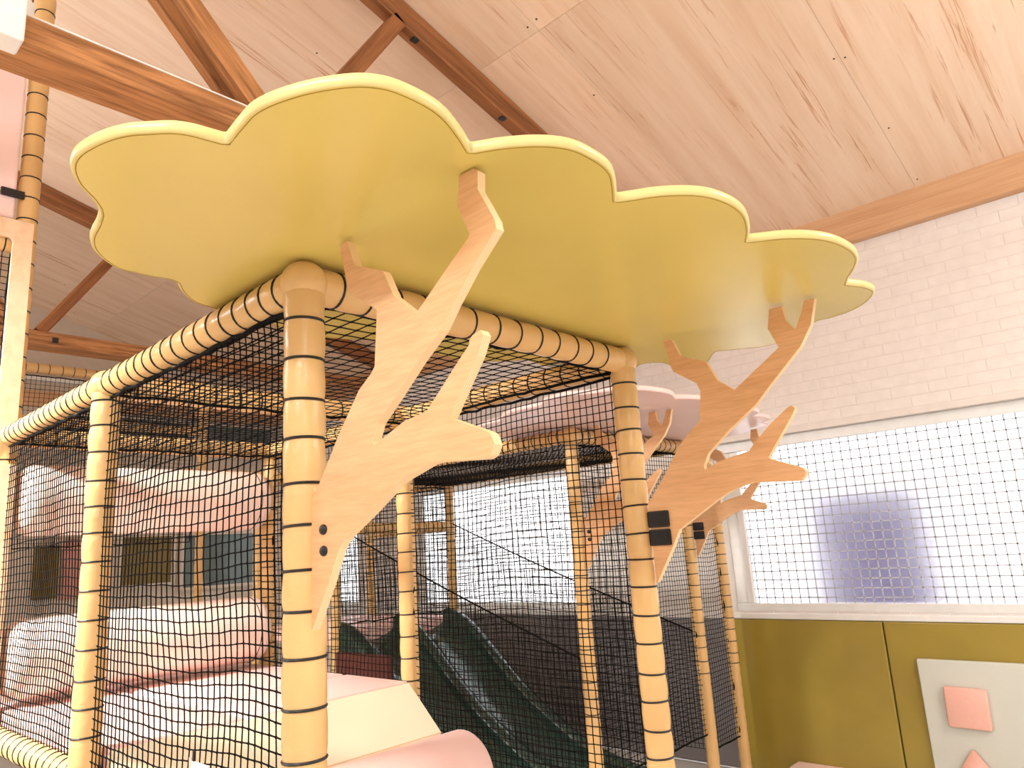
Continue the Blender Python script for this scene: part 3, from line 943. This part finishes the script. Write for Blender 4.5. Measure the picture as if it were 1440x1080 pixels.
tree(X1, Y0, tm2, 'plywood tree cutout with black brackets, forked tips under the mustard canopy', 'br')
tree(X2, Y1, tm2, 'plywood tree cutout behind the net, under the pink canopy', 'bolts')
tree(X3, Y1, tm2, 'plywood tree cutout on the post nearest the window, under the pink canopy', 'br')

# ================================================================== SOFT PLAY INSIDE
def pill_mesh(name, L, r, edge=0.06, sides=36):
    prof = [(0, 0.0)]
    for k in range(9):
        a = k / 8 * math.pi / 2
        prof.append((edge - edge * math.cos(a), r - edge + edge * math.sin(a)))
    for k in range(9):
        a = math.pi / 2 - k / 8 * math.pi / 2
        prof.append((L - edge + edge * math.cos(a), r - edge + edge * math.sin(a)))
    prof.append((L, 0))
    V = []
    ang = np.arange(sides) * 2 * math.pi / sides
    for x, rr in prof:
        V.append(np.stack([np.full(sides, x), np.cos(ang) * rr, np.sin(ang) * rr], 1))
    V = np.concatenate(V)
    i, k = np.meshgrid(np.arange(len(prof) - 1), np.arange(sides), indexing='ij')
    a = i * sides + k; b = i * sides + (k + 1) % sides
    return np_mesh(name, V, np.stack([a, b, b + sides, a + sides], -1).reshape(-1, 4))
def roller(xa, xb, y, z, r, mat, label, group, seams=True, edge=0.06):
    t = empty('foam_roller', (xa, y, z - r), label, 'roller', group)
    mesh_obj('roller_body', pill_mesh('roller_body', xb - xa, r, edge), mat, t, Matrix.Translation((xa, y, z)), True)
    if seams:
        for x in (xb - edge * 1.3,):
            m = Matrix.Translation((x, y, z)) @ Matrix.Rotation(math.pi / 2, 4, 'Y')
            mesh_obj('seam_ring', torus_mesh('seam_ring', r + 0.0004, 0.0022, 40, 6), M['tie'], t, m, True)
    return t
roller(X0 + 0.05, X1 - 0.05, Y2, 1.985, 0.156, M['roller'], 'upper blush foam squeeze roller across the frame', 'blush squeeze rollers')
roller(X0 + 0.05, X1 - 0.05, Y2, 1.318, 0.165, M['roller'], 'lower blush foam squeeze roller just above the mats', 'blush squeeze rollers')

# pink mats on the deck behind the ramp
ZP = 1.13
deckroot = box('deck', (X0 + 0.045, Y1 - 0.03, 0.97), (X1 - 0.045, 6.1, 1.04), M['redpad'], None, 0.01)
tag(deckroot, 'brick red padded deck under the pink mats', 'deck')
k = 0
for xa, xb in ((X0 + 0.05, 1.36), (1.385, X1 - 0.03)):
    for ya, yb in ((Y1 - 0.03, 3.02), (3.045, 4.0), (4.03, 6.1)):
        mt = box('floor_mat', (xa, ya, 1.04), (xb, yb, ZP), M['pinkmat'], None, 0.014, 3, True)
        side = 'beside the left net' if xa < 1 else 'beside the slide side'
        place = ['at the top of the cream ramp', 'in front of the lower roller', 'behind the rollers'][k % 3]
        tag(mt, 'pale pink vinyl deck mat %s, %s' % (place, side), 'mat', 'pink deck mats')
        k += 1
# cream ramp falling towards the opening
rp = bpy.data.meshes.new('ramp')
xa, xb = X0 + 0.05, X1 - 0.035
sec = [(Y1 - 0.035, ZP), (2.368, 0.95), (2.425, 0.90), (2.425, 0.66), (Y1 - 0.035, 0.66)]
rp.from_pydata([(xa, y, z) for y, z in sec] + [(xb, y, z) for y, z in sec], [], [(0, 1, 2, 3, 4)[::-1], (5, 6, 7, 8, 9)] + [(i, (i + 1) % 5, 5 + (i + 1) % 5, 5 + i) for i in range(5)])
bm = bmesh.new(); bm.from_mesh(rp); bmesh.ops.recalc_face_normals(bm, faces=bm.faces); bmesh.ops.bevel(bm, geom=list(bm.edges), offset=0.008, segments=2, affect='EDGES'); bm.to_mesh(rp); bm.free()
tag(mesh_obj('foam_ramp', rp, M['cream']), 'cream foam ramp sloping down from the pink mats', 'ramp')
roller(X0 + 0.05, X1 - 0.01, 2.265, 0.815, 0.158, M['pinkmat'], 'thick pale pink foam roll at the foot of the cream ramp', None, False, 0.02)
tag(box('step_block', (X0 + 0.05, 1.75, 0.0), (X1 - 0.03, Y1 - 0.03, 0.655), M['cream'], None, 0.02), 'cream foam step block under the pink roll', 'block')
# care tag on the net
tg = empty('care_label', (X0 - 0.01, 1.83, 1.12))
box('card', (X0 - 0.012, 1.78, 1.12), (X0 - 0.008, 1.865, 1.205), M['whiteplastic'], tg, 0.001)
box('pink_edge', (X0 - 0.013, 1.865, 1.12), (X0 - 0.007, 1.875, 1.212), M['pinkpad'], tg, 0.001)
box('clip', (X0 - 0.013, 1.850, 1.205), (X0 - 0.007, 1.858, 1.228), M['tie'], tg, 0.001)
tag(tg, 'small white card with a pink edge tied to the side net', 'label')

# ---- slide
def rail_z(y):
    pts = [(5.3, 1.175), (5.0, 1.178), (4.85, 1.13), (4.70, 1.04), (4.45, 0.83), (4.2, 0.615), (3.9, 0.42), (3.6, 0.26), (3.3, 0.17), (3.0, 0.13), (2.72, 0.12)]
    for (ya, za), (yb, zb_) in zip(pts[:-1], pts[1:]):
        if yb <= y <= ya:
            t = (ya - y) / (ya - yb)
            return za + (zb_ - za) * t
    return pts[-1][1]
sl = empty('twin_slide', (3.96, 4.0, 0), 'dark green twin lane slide running down towards the net', 'slide')
yy = np.linspace(5.015, 2.72, 60)
zz = np.array([rail_z(y) for y in yy])
zz = np.convolve(np.pad(zz, 3, mode='edge'), np.ones(7) / 7, 'valid')
def ribbon(name, xs_off, mat):
    """cross section (x, dz) swept along the slide line"""
    nS = len(xs_off)
    V = [(x, y, z + dz) for y, z in zip(yy, zz) for x, dz in xs_off]
    F = []
    for i in range(len(yy) - 1):
        for k in range(nS - 1):
            F.append((i * nS + k, i * nS + k + 1, (i + 1) * nS + k + 1, (i + 1) * nS + k))
    me = bpy.data.meshes.new(name)
    me.from_pydata(V, [], F)
    me.update()
    return mesh_obj(name, me, mat, sl, None, True)
for a, b in ((3.45, 3.91), (4.01, 4.47)):
    ribbon('slide_lane', [(a - 0.02, -0.06)] + [(a + (b - a) * k / 16, -0.10 - 0.065 * (1 - (k / 8 - 1) ** 2)) for k in range(17)] + [(b + 0.02, -0.06)], M['slide'])
for xc in (3.41, 3.96, 4.51):
    ribbon('slide_rail', [(xc - 0.055, -0.30), (xc - 0.055, -0.04), (xc - 0.045, -0.012), (xc - 0.02, 0), (xc + 0.02, 0), (xc + 0.045, -0.012), (xc + 0.055, -0.04), (xc + 0.055, -0.30)], M['slide'])
tag(box('slide_platform', (X2 - 0.03, Y3 + 0.02, 1.0), (X3, Y4, 1.10), M['pinkmat'], None, 0.015), 'pink padded platform at the top of the slide', 'platform')
tag(box('side_pad', (X2 - 0.05, 4.30, 0.50), (X2 + 0.0, 4.94, 0.97), M['redpad'], None, 0.012), 'brick red side pad below the slide rail', 'pad')

# ================================================================== PLYWOOD TOWER FACADE
def board_with_hole(name, x0, x1, z0, z1, hole, y, th, mats, label, cat):
    bm = bmesh.new()
    hx0, hx1, hz0, hz1, rad = hole
    outer = [(x0, z0), (x1, z0), (x1, z1), (x0, z1)]
    inner = []
    for cx, cz, a0 in ((hx1 - rad, hz0 + rad, -90), (hx1 - rad, hz1 - rad * 0.2, 0), (hx0 + rad, hz1 - rad * 0.2, 90), (hx0 + rad, hz0 + rad, 180)):
        rr = rad if cz < (hz0 + hz1) / 2 else rad * 0.2
        cx = (hx1 - rr) if cx > (hx0 + hx1) / 2 else (hx0 + rr)
        for k in range(7):
            an = math.radians(a0 + 15 * k)
            inner.append((cx + rr * math.cos(an), cz + rr * math.sin(an)))
    eo = []
    def loop(pts):
        vs = [bm.verts.new((px_, 0, pz_)) for px_, pz_ in pts]
        return [bm.edges.new((vs[i], vs[(i + 1) % len(vs)])) for i in range(len(vs))]
    es = loop(outer) + loop(inner)
    bmesh.ops.triangle_fill(bm, edges=es, use_beauty=True)
    fs = list(bm.faces)
    ext = bmesh.ops.extrude_face_region(bm, geom=fs)
    bmesh.ops.translate(bm, verts=[g for g in ext['geom'] if isinstance(g, bmesh.types.BMVert)], vec=(0, th, 0))
    o = mesh_obj(name, bm_mesh(name, bm), mats, None, Matrix.Translation((0, y, 0)))
    return tag(o, label, cat)
board_with_hole('facade_board', -0.38, 0.872, 2.262, 3.255, (-0.28, 0.795, 2.335, 3.165, 0.10), Y2 - 0.068, 0.018, M['ply'], 'pale plywood facade board with a window opening, on the tower post', 'board')
board_with_hole('facade_board', -0.38, 0.882, 0.55, 2.135, (-0.25, 0.818, 1.62, 2.03, 0.03), Y2 - 0.068, 0.018, M['ply'], 'lower pale plywood facade board with a rectangular cut-out', 'board')
pp_ = empty('pink_panel', (0.2, Y2, 3.27), 'pale pink padded panel above the plywood facade', 'panel')
box('padded_face', (-0.38, Y2 - 0.03, 3.275), (0.80, Y2 + 0.02, 4.15), M['pinkc'], pp_, 0.012)
box('bracket', (0.735, Y2 - 0.045, 3.375), (0.83, Y2 - 0.031, 3.415), M['steel'], pp_, 0.005)

# ================================================================== WALL PADS
for k, (ya, yb) in enumerate(((1.652, 2.745), (0.55, 1.644), (-0.55, 0.542))):
    o = box('wall_pad', (XW - 0.04, ya, 0.02), (XW - 0.002, yb, SILL - 0.037), M['olivepad'], None, 0.008, 3)
    tag(o, ['plain olive padded wall panel beside the play frame', 'olive padded wall panel behind the grey activity pad', 'olive padded wall panel under the far end of the window'][k], 'wall pad', 'olive wall pads')
for k, (ya, yb) in enumerate(((2.76, 4.0), (4.01, 5.3), (5.31, 6.6))):
    o = box('wall_pad', (XW - 0.04, ya, 0.02), (XW - 0.002, yb, SILL - 0.037), M['darkpad'], None, 0.008, 3)
    tag(o, ['dark grey padded wall panel behind the narrow net', 'dark grey padded wall panel behind the lower slide', 'dark grey padded wall panel beside the top of the slide'][k], 'wall pad', 'grey wall pads')
gp = box('activity_pad', (XW - 0.075, 0.72, 0.02), (XW - 0.042, 1.475, 0.825), M['greypad'], None, 0.008, 3)
tag(gp, 'pale grey padded activity panel fixed to the olive wall pad', 'pad')
sq = box_mesh('foam_square', 0.04, 0.225, 0.225, 0.012, 3)
so_ = mesh_obj('foam_square', sq, M['pinkpad'], None, Matrix.Translation((XW - 0.095, 1.235, 0.565)) @ Matrix.Rotation(math.radians(1.5), 4, 'X'), True)
tag(so_, 'salmon pink foam square on the grey activity panel', 'foam block')
bm = bmesh.new()
tri = [bm.verts.new((0, y, z)) for y, z in ((1.40, 0.12), (1.09, 0.12), (1.245, 0.345))]
f = bm.faces.new(tri)
ext = bmesh.ops.extrude_face_region(bm, geom=[f])
bmesh.ops.translate(bm, verts=[g for g in ext['geom'] if isinstance(g, bmesh.types.BMVert)], vec=(0.04, 0, 0))
bmesh.ops.bevel(bm, geom=list(bm.edges), offset=0.01, segments=3, affect='EDGES')
tag(mesh_obj('foam_triangle', bm_mesh('foam_triangle', bm), M['pinkpad'], None, Matrix.Translation((XW - 0.115, 0, 0)), True), 'salmon pink foam triangle below the foam square', 'foam block')
pb = box('foam_block', (XW - 0.20, 1.97, 0.0), (XW - 0.042, 2.33, 0.125), M['pinkc'], None, 0.015, 3)
tag(pb, 'pale pink foam block on the floor against the plain olive panel', 'foam block')
